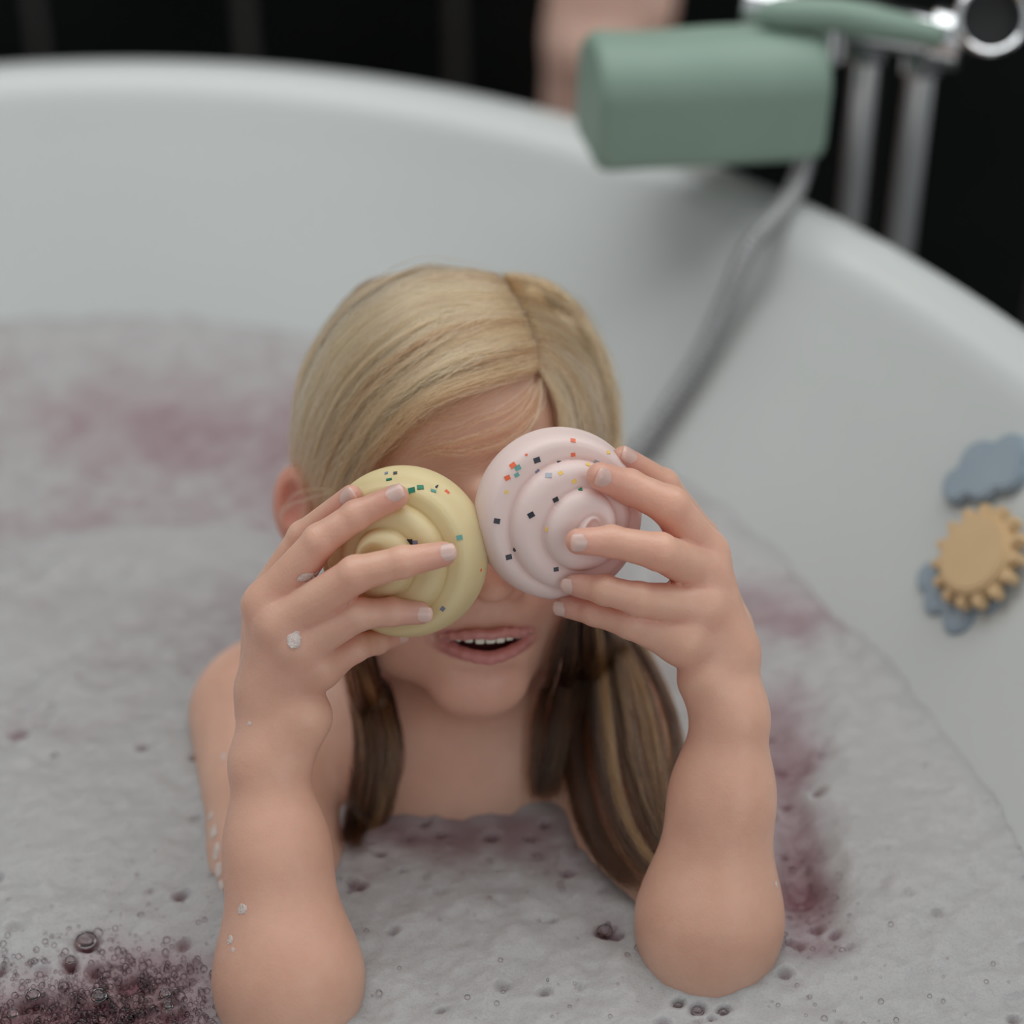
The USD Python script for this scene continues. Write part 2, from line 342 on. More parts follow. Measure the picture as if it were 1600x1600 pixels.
# ================================================================ TAP, HOSE, BATH TOYS, THE PERSON BEHIND
def cyl(a, b, r, r2=None, n=2, sides=28):
    a, b = np.asarray(a, float), np.asarray(b, float); r2 = r if r2 is None else r2
    L = np.linalg.norm(b - a); c = min(.0015, L * .2); t = [0, 0, c, L - c, L, L]
    pr = [(0, 0), (r - c, 0), (r, c), (r2, L - c), (r2 - c, L), (0, L)]
    m = lathe(pr, sides); M = frame(a, b - a, (0.3, 1, .2)); m.apply_transform(M); return m
TAPY = 1.12
def at_y(px, py, y):
    r = ray(px, py); return CAM + r * (y / r[1])
tap = thing("bath_tap", "chrome bath mixer tap on two slim riser pipes behind the tub rim", "tap")
m0, m1 = at_y(1165, 8, 1.13), at_y(1490, 62, 1.09)
obj("mixer_body", cyl(m0, m1, .0125), CHROME, tap)
ax = unit(m1 - m0)
obj("collar", cyl(m1 - ax * .012, m1 + ax * .006, .0165), CHROME, tap)
kc = at_y(1545, 32, 1.075)
ring = lathe([(.0150, -.020), (.0158, -.021), (.0185, -.019), (.0195, -.012), (.0195, .013), (.0188, .0155), (.0172, .0165), (.0158, .0155), (.0152, .012), (.0150, -.010)] + [(.0150, -.020)], 56)
ring.apply_transform(frame(kc, unit(CAM - kc) + np.array([.10, 0, .1]), (1, 0, 0))); kn = obj("knob", ring, CHROME, tap)
hol = lathe([(0, .006), (.0153, .006), (.0153, .003), (0, .003)], 40); hol.apply_transform(frame(kc, unit(CAM - kc) + np.array([.10, 0, .1]), (1, 0, 0))); obj("knob_hollow", hol, DARK, kn, label="dark open end of the knob")
obj("neck", cyl(m1 - ax * .004, kc - unit(CAM - kc) * .022, .009, .010), CHROME, tap)
for (tx, ty), (bx, by), r in (((1355, 85), (1322, 345), .0078), ((1440, 105), (1385, 378), .0082)):
    top = at_y(tx, ty, TAPY); bot = top.copy(); bot[2] = FLOOR_Z; b2 = at_y(bx, by, TAPY); bot[0] = top[0] + (b2[0] - top[0]) * .25
    rp = obj("riser_pipe", cyl(bot, top, r), SATIN, tap)
    obj("pipe_nut", cyl(top - np.array([0, 0, .003]), top + np.array([0, 0, .018]), r * 1.5, sides=6), CHROME, rp)
dv = at_y(1295, 62, 1.105); obj("diverter", cyl(dv - np.array([0, 0, .012]), dv + np.array([0, 0, .016]), .010), CHROME, tap)
# the lever covered in the same green
lv = [at_y(1185, 22, 1.085), at_y(1290, 22, 1.08), at_y(1400, 42, 1.075), at_y(1470, 58, 1.075)]
lp = smooth_path(lv, 24); lm = tube(lp, np.interp(np.linspace(0, 1, 24), [0, .1, .6, 1], [.004, .0085, .009, .006]), 18)
obj("lever_cover", lm, SAGE, tap, label="sage green sleeve over the tap lever")

# sage green silicone spout cover: rounded block, arched on top, with a notch
def arched(w, h, r_top, r_bot, n=10):
    pts = []
    for cx, cy, r, a0 in ((w / 2 - r_bot, -h / 2 + r_bot, r_bot, -90), (w / 2 - r_top, h / 2 - r_top, r_top, 0), (-w / 2 + r_top, h / 2 - r_top, r_top, 90), (-w / 2 + r_bot, -h / 2 + r_bot, r_bot, 180)):
        for a in np.linspace(a0, a0 + 90, n): pts.append((cx + r * math.cos(math.radians(a)), cy + r * math.sin(math.radians(a))))
    return np.array(pts)
cc = at_y(1098, 141, 1.075); L = .128; Hh = .066
sec = arched(.062, Hh, .027, .008)
rows = []
for s, k_ in ((0, .0), (0, .80), (.0010, .90), (.0035, .97), (.007, 1), (.03, 1), (.07, 1.0), (.11, 1.0), (L - .008, .99), (L - .003, .955), (L - .0005, .86), (L, .7), (L, 0)):
    rows.append(np.c_[np.full(len(sec), s - L / 2), sec * (k_ if k_ else 1e-4)])
sv = np.concatenate(rows)
notch = np.exp(-((sv[:, 0] + .022) / .010) ** 2) * np.clip((sv[:, 2] - .02) / .012, 0, 1); sv[:, 2] -= .006 * notch
cover_m = trimesh.Trimesh(sv, tri(grid_faces(len(rows), len(sec), True)), process=False); cover_m.fix_normals()
R = np.eye(4); a_ = math.radians(11); R[:3, :3] = [[math.cos(a_), -math.sin(a_), 0], [math.sin(a_), math.cos(a_), 0], [0, 0, 1]]; R2 = trimesh.transformations.rotation_matrix(math.radians(2), [0, 1, 0]); R[:3, 3] = cc
cover_m.apply_transform(R @ R2)
sc = thing("spout_cover", "sage green soft silicone cover with a rounded top pulled over the bath spout", "spout cover")
obj("cover_body", cover_m, SAGE, sc, smooth=50)

# ribbed shower hose hanging from the cover into the bath
hp = [at_y(1262, 232, 1.075), at_y(1240, 300, 1.055)]
for (px, py), lift in (((1205, 395), .020), ((1160, 470), .014), ((1110, 560), .010), ((1058, 640), .009), ((1010, 710), .009), ((960, 790), .008)):
    p, n, d = on_tub(px, py); hp.append(p + n * lift)
hp = smooth_path(hp, 900); s_ = np.r_[0, np.cumsum(np.linalg.norm(np.diff(hp, axis=0), axis=1))]
obj("shower_hose", tube(hp, .0052 + .0009 * np.sin(s_ * 2 * np.pi / .0034), 14), CHROME_DULL, label="ribbed metal shower hose running down the inside of the white tub", cat="hose", smooth=True)

# bath toys stuck to the tub wall on the right
from shapely.geometry import Point, Polygon
from shapely.geometry.polygon import orient
from shapely.ops import unary_union
def pillow(shape, th, res=.0012, edge=.004):
    """A flat outline given a rounded thickness."""
    import manifold3d as m3
    shape = shape.simplify(.0002)
    lays = [(edge * .7, 0), (edge * .2, edge * .2), (0, edge * .6), (0, th - edge), (edge * .12, th - edge * .55), (edge * .45, th - edge * .15), (edge, th)]
    out = m3.Manifold()
    for (i0, z0), (i1, z1) in zip(lays[:-1], lays[1:]):
        g = shape.buffer(-max(i0, i1) if abs(i0 - i1) < 1e-9 else -(i0 + i1) / 2)
        gs = getattr(g, "geoms", [g])
        cs = m3.CrossSection([np.array(orient(x).exterior.coords)[:-1] * 1000 for x in gs])
        out += m3.Manifold.extrude(cs, (z1 - z0) * 1000 + .01).translate([0, 0, z0 * 1000])
    m = out.to_mesh(); return trimesh.Trimesh(m.vert_properties[:, :3] / 1000, m.tri_verts)
def place_toy(mesh, px, py, lift, spin=0):
    p, n, d = on_tub(px, py); M = frame(p + n * lift, n, (1, 0, 0)); mesh = mesh.copy()
    mesh.apply_transform(M @ trimesh.transformations.rotation_matrix(spin, [0, 0, 1])); return mesh
pxm = 1.09 / FPX
R0 = 62 * pxm
rays = [Polygon([(R0 * .92 * math.cos(a - .17), R0 * .92 * math.sin(a - .17)), (R0 * 1.25 * math.cos(a - .05), R0 * 1.25 * math.sin(a - .05)), (R0 * 1.25 * math.cos(a + .05), R0 * 1.25 * math.sin(a + .05)), (R0 * .92 * math.cos(a + .17), R0 * .92 * math.sin(a + .17))]) for a in np.arange(15) * 2 * np.pi / 15]
sun = thing("sun_toy", "orange sun shaped bath toy with short rays stuck on the tub wall", "bath toy")
sunm = pillow(unary_union([Point(0, 0).buffer(R0)]), .010); raym = [pillow(r_.buffer(.0008), .007, edge=.002) for r_ in rays]
obj("sun_disc", place_toy(sunm, 1556, 884, .009), SUNNY, sun, smooth=40)
for r_ in raym: obj("sun_ray", place_toy(r_, 1556, 884, .0095), SUNNY, sun, smooth=40)
def cloud(circles): return unary_union([Point(x * pxm, y * pxm).buffer(r * pxm) for x, y, r in circles]).buffer(3 * pxm).buffer(-3 * pxm)
cl1 = pillow(cloud([(-45, -8, 30), (-5, 12, 38), (45, 6, 36), (0, -14, 36), (40, -18, 32)]), .009)
cl2 = pillow(cloud([(-35, 45, 26), (-28, 5, 26), (5, -35, 30), (30, 10, 40), (60, -20, 30)]), .008)
t = thing("cloud_toy", "blue cloud bath toy on the tub wall above the orange sun", "bath toy"); obj("cloud_body", place_toy(cl1, 1550, 742, .0005), CLOUDY, t, smooth=40)
t = thing("cloud_toy", "blue cloud bath toy tucked under the lower left of the orange sun", "bath toy"); obj("cloud_body", place_toy(cl2, 1502, 938, .0005), CLOUDY, t, smooth=40)

# bare legs of someone standing behind the bath
def legs():
    out = []
    K = at_y(930, 60, 1.50); K2 = K + np.array([.027, .085, .0])
    for kk, foot in ((K, .012), (K2, .02)):
        a = np.array([kk[0] - .012, kk[1] + .02, FLOOR_Z + .07]); b = kk; c = np.array([kk[0] + .015, kk[1] + .02, .42])
        out.append(([a, a * .65 + b * .35 + [0, .012, 0], a * .3 + b * .7 + [0, .016, 0], b, b * .5 + c * .5, c], [.024, .034, .038, .036, .044, .056], foot))
    hip = np.array([K[0] + .05, K[1] + .03, .47])
    def sdf(p):
        d = ell(p, hip, (.12, .08, .09))
        for pts, rad, _ in out:
            e = chain(p, pts, rad, .02); f0 = pts[0]
            e = smin(e, cone(p, f0 + [0, .012, -.045], f0 + [-.005, -.11, -.055], .024, .014), .02)
            e = smin(e, ell(p, pts[3] + np.array([0, -.020, 0]), (.024, .022, .026)), .012)
            d = smin(d, e, .008)
        return d
    return surface(sdf, (K[0] - .12, K[1] - .2, FLOOR_Z - .01), (K[0] + .25, K[1] + .15, .6), .006)
lv_, lf_ = legs()
obj("person", (lv_, lf_), SKIN, smooth=True, tint=np.tile([[.85, .56, .46]], (len(lv_), 1)), label="person standing behind the bath, only a bare leg seen beside the green spout cover", cat="person")

# ================================================================ THE CHILD
# ---- the two swirled toys she holds (shape first: her fingers lie on them)
RT = .0352
def swirl_h(x, y, turn, hand, cen):
    """Height of the coiled top over the base plane: a spiral that climbs towards an off-centre peak."""
    q = np.hypot(x, y); w = np.clip(1 - q / RT, 0, 1) ** .9
    sx, sy = x - cen[0] * w, y - cen[1] * w
    r = np.hypot(sx, sy); th = (hand * np.arctan2(sy, sx) - turn) % (2 * np.pi)
    pitch, step = .0098, .0062
    s = (RT - r) / pitch + th / (2 * np.pi)
    n = np.floor(s); fr = s - n
    g = np.sqrt(np.clip(1 - (1 - np.minimum(fr / .55, 1)) ** 2, 0, 1))
    g = g - .10 * np.exp(-((fr - 1) / .10) ** 2)
    h = step * (n + g - th / (2 * np.pi))
    wc = np.clip((.0075 - r) / .005, 0, 1); wc = wc * wc * (3 - 2 * wc); h = h * (1 - wc) + step * 3.0 * wc
    rim = np.sqrt(np.clip(1 - np.clip((q - (RT - .005)) / .005, 0, 1) ** 2, 0, 1))
    return np.clip(np.maximum(h, 0) + .0045 * rim - .001 + (rim - 1) * .0035, -.0065, None)
class Toy:
    def __init__(s, c, axis, turn, hand, cen):
        s.turn, s.hand, s.cen = turn, hand, cen
        s.M = frame(c, axis, (1, 0, 0)); s.I = np.linalg.inv(s.M)
    def loc(s, p): return p @ s.I[:3, :3].T + s.I[:3, 3]
    def h(s, x, y): return swirl_h(x, y, s.turn, s.hand, s.cen)
    def depth(s, px, py):
        r = ray(px, py); d = np.linspace(.80, .92, 1500); q = s.loc(CAM + d[:, None] * r)
        hit = (q[:, 2] < s.h(q[:, 0], q[:, 1])) & (np.hypot(q[:, 0], q[:, 1]) < RT) & (q[:, 2] > -.008)
        return d[np.argmax(hit)] if hit.any() else None
    def mesh(s):
        rr = np.r_[np.linspace(0, RT - .006, 110), RT - .006 + .006 * np.sin(np.linspace(0, np.pi / 2, 16))[1:]]; m = 260; a = np.arange(m) * 2 * np.pi / m
        x, y = rr[:, None] * np.cos(a), rr[:, None] * np.sin(a); z = s.h(x, y)
        for _ in range(2):
            z[1:-1] = (z[:-2] + 2 * z[1:-1] + z[2:]) / 4; z = (np.roll(z, 1, 1) + 2 * z + np.roll(z, -1, 1)) / 4
        z[0] = z[0].mean()
        rows = [np.stack([x[i], y[i], z[i]], -1) for i in range(len(rr))]
        for k_, zz in ((1.0, -.004), (.99, -.0065), (.96, -.0082), (.90, -.009), (.5, -.009), (1e-4, -.009)):
            rows.append(np.stack([RT * k_ * np.cos(a), RT * k_ * np.sin(a), np.full(m, zz) if k_ <= .95 else np.minimum(zz, z[-1] - .0002)], -1))
        t = trimesh.Trimesh(np.concatenate(rows), tri(grid_faces(len(rows), m, True)), process=False); t.apply_transform(s.M); t.fix_normals(); return t
pink = Toy(U(876, 803, .868), -FWD + .30 * RGT - .12 * UPV, 2.2, 1, (.0085, -.0045))
yellow = Toy(U(629, 863, .868), -FWD - .34 * RGT - .15 * UPV, .9, -1, (-.004, .001))
def chips(toy, parent, spots):
    for px, py, col, size, ang in spots:
        d = toy.depth(px, py)
        if d is None: continue
        q = toy.loc((CAM + d * ray(px, py))[None])[0]; e = .0006
        n = unit([-(toy.h(q[0] + e, q[1]) - toy.h(q[0] - e, q[1])) / (2 * e), -(toy.h(q[0], q[1] + e) - toy.h(q[0], q[1] - e)) / (2 * e), 1])
        n = toy.M[:3, :3] @ n
        b = trimesh.creation.box((size, size * .82, .0007)); p = (toy.M @ np.r_[q, 1])[:3] + n * .0001
        b.apply_transform(frame(p - n * .00028, n, math.cos(ang) * RGT + math.sin(ang) * UPV)); obj("colour_chip", b, CHIP[col], parent, smooth=False)
tp = thing("bath_toy", "pale pink swirled silicone bath toy with coloured chips, held over the eye on the right", "bath toy")
obj("swirl_body", pink.mesh(), PINK, tp, smooth=True)
z2 = lambda x, y: (720 + x / 3.077, 640 + y / 3.077)
S = [(540, 148, "coral", 2.0, 0), (366, 243, "navy", 2.7, .3), (250, 268, "coral", 2.5, .6), (274, 280, "teal", 2.4, .5), (269, 314, "teal", 2.0, .5), (224, 328, "coral", 2.3, .4), (220, 396, "yellow", 1.6, .2),
     (174, 536, "navy", 2.5, -.2), (231, 709, "navy", 2.5, .2), (258, 676, "navy", 1.7, .9), (263, 860, "green", 2.0, -.5), (475, 247, "navy", 2.2, .4), (540, 217, "coral", 1.9, .1), (612, 264, "yellow", 2.1, 1.2), (652, 254, "grey", 2.3, -.5),
     (480, 305, "yellow", 1.8, .6), (545, 345, "yellow", 2.0, .3), (422, 316, "grey", 2.6, -.1), (369, 298, "lilac", 2.0, .7), (570, 387, "green", 2.5, .2), (456, 433, "navy", 2.3, .4), (338, 507, "navy", 2.6, .5), (413, 576, "yellow", 1.8, 1.0), (458, 768, "navy", 2.1, .1), (315, 217, "coral", 1.0, .1), (710, 205, "yellow", 1.6, .3)]
chips(pink, tp, [(*z2(x, y), c, s * .001, a) for x, y, c, s, a in S])
ty = thing("bath_toy", "butter yellow swirled silicone bath toy with coloured chips, held over the eye on the left", "bath toy")
obj("swirl_body", yellow.mesh(), YELLOW, ty, smooth=True)
z1 = lambda x, y: (380 + x / 3.81, 640 + y / 3.81)
S = [(672, 395, "green", 1.9, .5), (852, 378, "lilac", 1.4, .1), (905, 377, "navy", 1.6, .0), (868, 415, "green", 2.3, .2), (1003, 480, "green", 2.7, .2), (1055, 462, "green", 2.6, .2), (1080, 432, "yellow", 1.8, .2), (1142, 455, "navy", 2.4, -.5), (1133, 482, "teal", 2.2, .1),
     (1212, 492, "coral", 2.0, -.8), (1288, 762, "teal", 2.4, .2), (990, 788, "navy", 3.0, .2), (1024, 792, "lilac", 2.2, .1), (941, 834, "navy", 2.4, .4), (724, 886, "teal", 2.3, .1), (1188, 1186, "lilac", 2.0, .9), (1090, 1238, "green", 1.9, .3), (1415, 955, "coral", 1.2, 1.2), (1412, 915, "yellow", 1.6, 1.3), (700, 382, "grey", 1.5, .1)]
chips(yellow, ty, [(*z1(x, y), c, s * .001, a) for x, y, c, s, a in S])

# ---- the head's own axes
TH, PSI, ROLL, HS = math.radians(11), math.radians(13), math.radians(2.5), .925
HC = U(706, 744, .965)
f_ = -FWD * math.cos(TH) * math.cos(PSI) + RGT * math.sin(PSI) * math.cos(TH) - UPV * math.sin(TH)
u_ = unit(UPV - f_ * (UPV @ f_)); r_ = np.cross(f_, u_) * -1
r_ = np.cross(u_, f_) * -1 if (np.cross(u_, f_) @ RGT) < 0 else np.cross(u_, f_)
u2 = u_ * math.cos(ROLL) - r_ * math.sin(ROLL); r2 = r_ * math.cos(ROLL) + u_ * math.sin(ROLL)
HR = np.stack([r2, f_, u2], 1)                      # columns: right, forward, up
def hl(p): return ((p - HC) @ HR) / HS              # world to head
def hw(q): return HC + (np.asarray(q, float) * HS) @ HR.T
MOUTH = np.array([(-.0275, .0705, -.0505), (-.020, .0800, -.0555), (-.010, .0865, -.0582), (0, .0885, -.0590), (.010, .0865, -.0582), (.020, .0800, -.0555), (.0275, .0705, -.0505)])
def arc(pts, n=9): return smooth_path(pts, n)
UP_LIP = arc([(-.0246, .0745, -.0606), (-.016, .0838, -.0588), (-.005, .0898, -.0566), (0, .0902, -.0573), (.005, .0898, -.0566), (.016, .0838, -.0590), (.0246, .0745, -.0612)], 11)
LO_LIP = arc([(-.0240, .0740, -.0616), (-.016, .0812, -.0650), (-.008, .0862, -.0676), (0, .0878, -.0687), (.008, .0862, -.0676), (.016, .0812, -.0652), (.0240, .0740, -.0622)], 11)
GAP = arc([(-.0242, .0775, -.0611), (-.013, .0850, -.0619), (0, .0895, -.0628), (.013, .0850, -.0620), (.0242, .0775, -.0617)], 9)
CAVE = arc([(-.0225, .0690, -.0605), (-.012, .0770, -.0615), (0, .0810, -.0625), (.012, .0770, -.0615), (.0225, .0690, -.0608)], 9)
def cave(q): return np.minimum(chain(q, GAP, np.interp(np.linspace(-1, 1, 9), [-1, -.5, 0, .5, 1], [.0012, .0019, .0023, .0019, .0012])), chain(q, CAVE, np.interp(np.linspace(-1, 1, 9), [-1, 0, 1], [.0014, .0060, .0014])))
def skull(q):
    d = ell(q, np.array([0, -.012, .020]), (.0700, .0870, .0765))
    d = smin(d, ell(q, np.array([0, .024, -.030]), (.0570, .0560, .0560)), .03)
    return d
def inbox(q, d, lo, hi, fn, m=.02):
    """Refines d by fn only for the points in the box, where fn can matter."""
    k_ = ((q > np.asarray(lo) - m) & (q < np.asarray(hi) + m)).all(1)
    if k_.any(): d[k_] = fn(q[k_], d[k_])
    return d
def face(q, d):
    d = smin(d, ell(q, np.array([0, .046, -.064]), (.036, .032, .030)), .03)
    d = smin(d, ell(q, np.array([0, .0640, -.0890]), (.0215, .0150, .0145)), .022)
    for s in (-1, 1):
        d = smin(d, ell(q, np.array([s * .035, .050, -.040]), (.0265, .0270, .0270)), .022)
        d = smin(d, ell(q, np.array([s * .033, .028, -.064]), (.0250, .0330, .0240)), .025)
    return d
def features(q, d):
    for s in (-1, 1):
        d = smax(d, -ell(q, np.array([s * .030, .089, -.001]), (.0165, .012, .010)), .014)
        d = smin(d, ell(q, np.array([s * .030, .064, -.001]), (.0135, .0135, .0120)), .003)
        d = smax(d, -cone(q, (s * .041, .0745, -.0035), (s * .030, .0785, -.0055), .0005, .0006), .0012)
        d = smax(d, -cone(q, (s * .030, .0785, -.0055), (s * .019, .0740, -.0035), .0006, .0005), .0012)
    d = smin(d, cone(q, (0, .0770, .004), (0, .0915, -.027), .0065, .0078), .016)
    d = smin(d, ell(q, np.array([0, .0935, -.0330]), (.0098, .0095, .0080)), .006)
    for s in (-1, 1):
        d = smin(d, ell(q, np.array([s * .0112, .0860, -.0360]), (.0062, .0078, .0052)), .005)
        d = smax(d, -ell(q, np.array([s * .0060, .0905, -.0418]), (.0028, .0038, .0028)), .0025)
        d = smax(d, -cone(q, (s * .0190, .0800, -.034), (s * .0330, .0690, -.055), .0004, .0010), .006)     # smile folds
    d = smin(d, ell(q, np.array([0, .0735, -.0485]), (.024, .0135, .011)), .014)
    d = smin(d, ell(q, np.array([0, .0690, -.0690]), (.021, .0140, .010)), .014)
    d = smax(d, -cone(q, (0, .0905, -.046), (0, .0895, -.052), .0012, .0016), .004)                  # philtrum
    d = smax(d, -chain(q, [(-.013, .0805, -.0785), (0, .0835, -.0800), (.013, .0805, -.0785)], [.001, .0014, .001]), .008)
    # open smiling mouth
    d = smin(d, chain(q, UP_LIP, np.interp(np.linspace(-1, 1, 11), [-1, -.3, 0, .3, 1], [.0008, .0023, .0021, .0023, .0008])), .0030)
    d = smin(d, chain(q, LO_LIP, np.interp(np.linspace(-1, 1, 11), [-1, -.5, 0, .5, 1], [.0008, .0025, .0032, .0025, .0008])), .0035)
    return smax(d, -cave(q), .0010)
def ears(q, d):
    for s in (-1, 1):
        e = ell(q, np.array([s * .0755, -.010, -.014]), (.0085, .0155, .0205), np.array([[math.cos(s * .5), -math.sin(s * .5), 0], [math.sin(s * .5), math.cos(s * .5), 0], [0, 0, 1]]))
        e = smax(e, -ell(q, np.array([s * .0810, .000, -.010]), (.0070, .0085, .0130)), .004)
        d = smin(d, e, .006)
    return d
def head(q):
    d = skull(q)
    d = inbox(q, d, (-.062, .0, -.105), (.062, .085, -.010), face)
    d = inbox(q, d, (-.046, .052, -.085), (.046, .108, .012), features)
    return inbox(q, d, (-.096, -.034, -.036), (.096, .014, .020), ears)
def headw(p): return head(hl(p)) * HS

# ---- arms and hands: joints, from the wrist outwards (pixel, pixel, distance)
def J(*a): return [U(*x) for x in a]
def tipd(toy, px, py, r, fall):
    d = toy.depth(px, py); return (d if d else fall) - r * .75
SL, EL, WL = U(406, 1118, 1.000), U(467, 1700, .862), U(421, 1200, .872)
SR, ER, WR = U(936, 1112, 1.003), U(1092, 1594, .889), U(1141, 1122, .874)
LEFT = dict(wrist=WL, fingers=[
    dict(n="thumb", p=J((412, 1110, .884), (408, 945, .882), (474, 838, .872), (549, 775, tipd(yellow, 549, 772, .0045, .866) + .0015)), r=[.0105, .0078, .0062, .0046]),
    dict(n="index", p=J((420, 945, .864), (500, 845, .850), (556, 806, tipd(yellow, 556, 806, .0056, .855) - .001), (619, 776, tipd(yellow, 617, 778, .0050, .858))), r=[.0098, .0068, .0060, .0050]),
    dict(n="middle", p=J((440, 978, .858), (556, 897, .843), (630, 878, tipd(yellow, 630, 878, .006, .848) - .001), (692, 866, tipd(yellow, 692, 866, .0050, .853))), r=[.0098, .0072, .0062, .0051]),
    dict(n="ring", p=J((468, 1008, .857), (560, 960, .848), (612, 956, tipd(yellow, 612, 956, .0055, .853)), (656, 958, tipd(yellow, 656, 958, .0046, .858))), r=[.0092, .0064, .0055, .0046]),
    dict(n="pinky", p=J((498, 1040, .862), (554, 1012, .868), (588, 1003, .879), (618, 994, .889)), r=[.0088, .0058, .0050, .0042])],
    palm=[((421, 1190, .872), .0160), ((470, 1120, .868), .0130), ((428, 1080, .874), .0150)])
RIGHT = dict(wrist=WR, fingers=[
    dict(n="thumb", p=J((1132, 985, .892), (1092, 840, .896), (1036, 757, .882), (974, 716, tipd(pink, 974, 720, .004, .872) + .004)), r=[.0112, .0080, .0064, .0050]),
    dict(n="index", p=J((1100, 866, .870), (1046, 790, .854), (982, 760, tipd(pink, 970, 760, .006, .853) - .002), (938, 744, tipd(pink, 938, 744, .0052, .855))), r=[.0096, .0078, .0068, .0056]),
    dict(n="middle", p=J((1098, 893, .866), (1030, 862, .844), (955, 846, tipd(pink, 955, 846, .006, .846) - .002), (904, 846, tipd(pink, 904, 846, .0050, .850))), r=[.0096, .0074, .0062, .0052]),
    dict(n="ring", p=J((1094, 948, .863), (998, 936, .848), (945, 922, .848), (899, 914, tipd(pink, 905, 905, .0046, .853))), r=[.0096, .0066, .0058, .0046]),
    dict(n="pinky", p=J((1066, 1000, .861), (985, 972, .856), (930, 956, .861), (886, 948, .868)), r=[.0098, .0066, .0056, .0046])],
    palm=[((1140, 1100, .874), .0138), ((1103, 1062, .868), .0118), ((1128, 1020, .876), .0140)])
def clear_toy(H, toy):
    """Draws joints towards the viewer until the fingers lie on the toy instead of in it."""
    def dep(p): v_ = p - CAM; d = v_ @ FWD; return d, 800 + FPX * (v_ @ RGT) / d, 800 - FPX * (v_ @ UPV) / d
    for F in H["fingers"]:
        if F["n"] == "pinky": continue                    # the little fingers pass under the toys
        for _ in range(4):
            move = np.zeros(4)
            for i in range(3):
                for t in np.linspace(0, 1, 9):
                    p = F["p"][i] * (1 - t) + F["p"][i + 1] * t; r = F["r"][i] * (1 - t) + F["r"][i + 1] * t
                    d, px, py = dep(p); td = toy.depth(px, py)
                    if td is None: continue
                    x = d - (td - .93 * r)
                    if 0 < x < .016: move[i] = max(move[i], x * min(1, 1.4 * (1 - t))); move[i + 1] = max(move[i + 1], x * min(1, 1.4 * t))
            for i in range(4):
                d, px, py = dep(F["p"][i]); F["p"][i] = U(px, py, d - move[i] * .7)
clear_toy(LEFT, yellow); clear_toy(RIGHT, pink)
def hand_sdf(p, H):
    pal = None
    W = H["wrist"]
    for k_, r_k in H["palm"]:
        e = cone(p, W, U(*k_), .0140, r_k); pal = e if pal is None else smin(pal, e, .008)
    for F in H["fingers"]:
        base = F["p"][0]; a = U(*H["palm"][2][0])
        e = cone(p, a, base, .0125, F["r"][0]); pal = smin(pal, e, .008)
    mcp = [F["p"][0] for F in H["fingers"][1:]]
    for a, b in zip(mcp[:-1], mcp[1:]): pal = smin(pal, cone(p, a, b, .0085, .0085), .006)
    d = pal
    for F in H["fingers"]:
        e = chain(p, F["p"], F["r"], .0025)
        for j in (1, 2): e = smin(e, np.linalg.norm(p - F["p"][j], axis=1) - F["r"][j] * 1.03, .002)
        d = np.minimum(d, smin(pal, e, .0055)) if F["n"] != "thumb" else np.minimum(d, smin(pal, e, .008))
    return d
def arm_sdf(p, S_, E_, W_):
    m = E_ * .66 + W_ * .34; m2 = E_ * .25 + W_ * .75
    d = chain(p, [E_, m, m2, W_], [.0255, .0278, .0190, .0148], .02)
    u1 = S_ * .55 + E_ * .45
    return smin(d, chain(p, [S_, u1, E_], [.0330, .0290, .0245], .02), .010)
NB = U(704, 1085, 1.025)
NECK_T = hw((0, -.020, -.060))
CH = U(696, 1262, 1.004)
def torso_sdf(p):
    d = cone(p, NECK_T, NB, .030, .034)
    sh = chain(p, [SL + np.array([.012, .004, .004]), NB + np.array([-.03, .012, -.008]), NB + np.array([.03, .012, -.008]), SR + np.array([-.012, .004, .004])], [.033, .040, .040, .033], .02)
    d = smin(d, sh, .030)
    d = smin(d, ell(p, CH + np.array([0, .012, -.012]), (.098, .062, .095)), .03)
    low = CH + np.array([0, .06, -.12])
    d = smin(d, cone(p, CH + np.array([0, .02, -.03]), low, .066, .070), .03)
    return d
def boxed(fn, lo, hi, m=.012):
    lo, hi = np.asarray(lo) - m, np.asarray(hi) + m
    def g(p):
        out = np.maximum(np.linalg.norm(np.maximum(np.maximum(lo - p, p - hi), 0), axis=1) + m, m)
        k_ = ((p > lo) & (p < hi)).all(1)
        if k_.any(): out[k_] = fn(p[k_])
        return out
    return g
def bounds(pts, r): pts = np.asarray(pts); return pts.min(0) - r, pts.max(0) + r
HAND_L = boxed(lambda p: hand_sdf(p, LEFT), *bounds([x for F in LEFT["fingers"] for x in F["p"]] + [WL], .022))
HAND_R = boxed(lambda p: hand_sdf(p, RIGHT), *bounds([x for F in RIGHT["fingers"] for x in F["p"]] + [WR], .022))
HEAD = boxed(headw, HC - .125, HC + .125)
def limbs(p):
    d = torso_sdf(p)
    d = smin(d, arm_sdf(p, SL, EL, WL), .018); return smin(d, arm_sdf(p, SR, ER, WR), .018)
def body(p):
    d = smin(limbs(p), HEAD(p), .014)
    hl_, hr_ = HAND_L(p), HAND_R(p)
    wl = np.linalg.norm(p - WL, axis=1) < .045; wr = np.linalg.norm(p - WR, axis=1) < .045
    out = np.minimum(d, np.minimum(hl_, hr_))
    out[wl] = smin(d[wl], hl_[wl], .006); out[wr] = smin(d[wr], hr_[wr], .006)
    return out
bv, bf = surface(body, (-.21, .56, -.16), (.19, .98, .24), .00115)
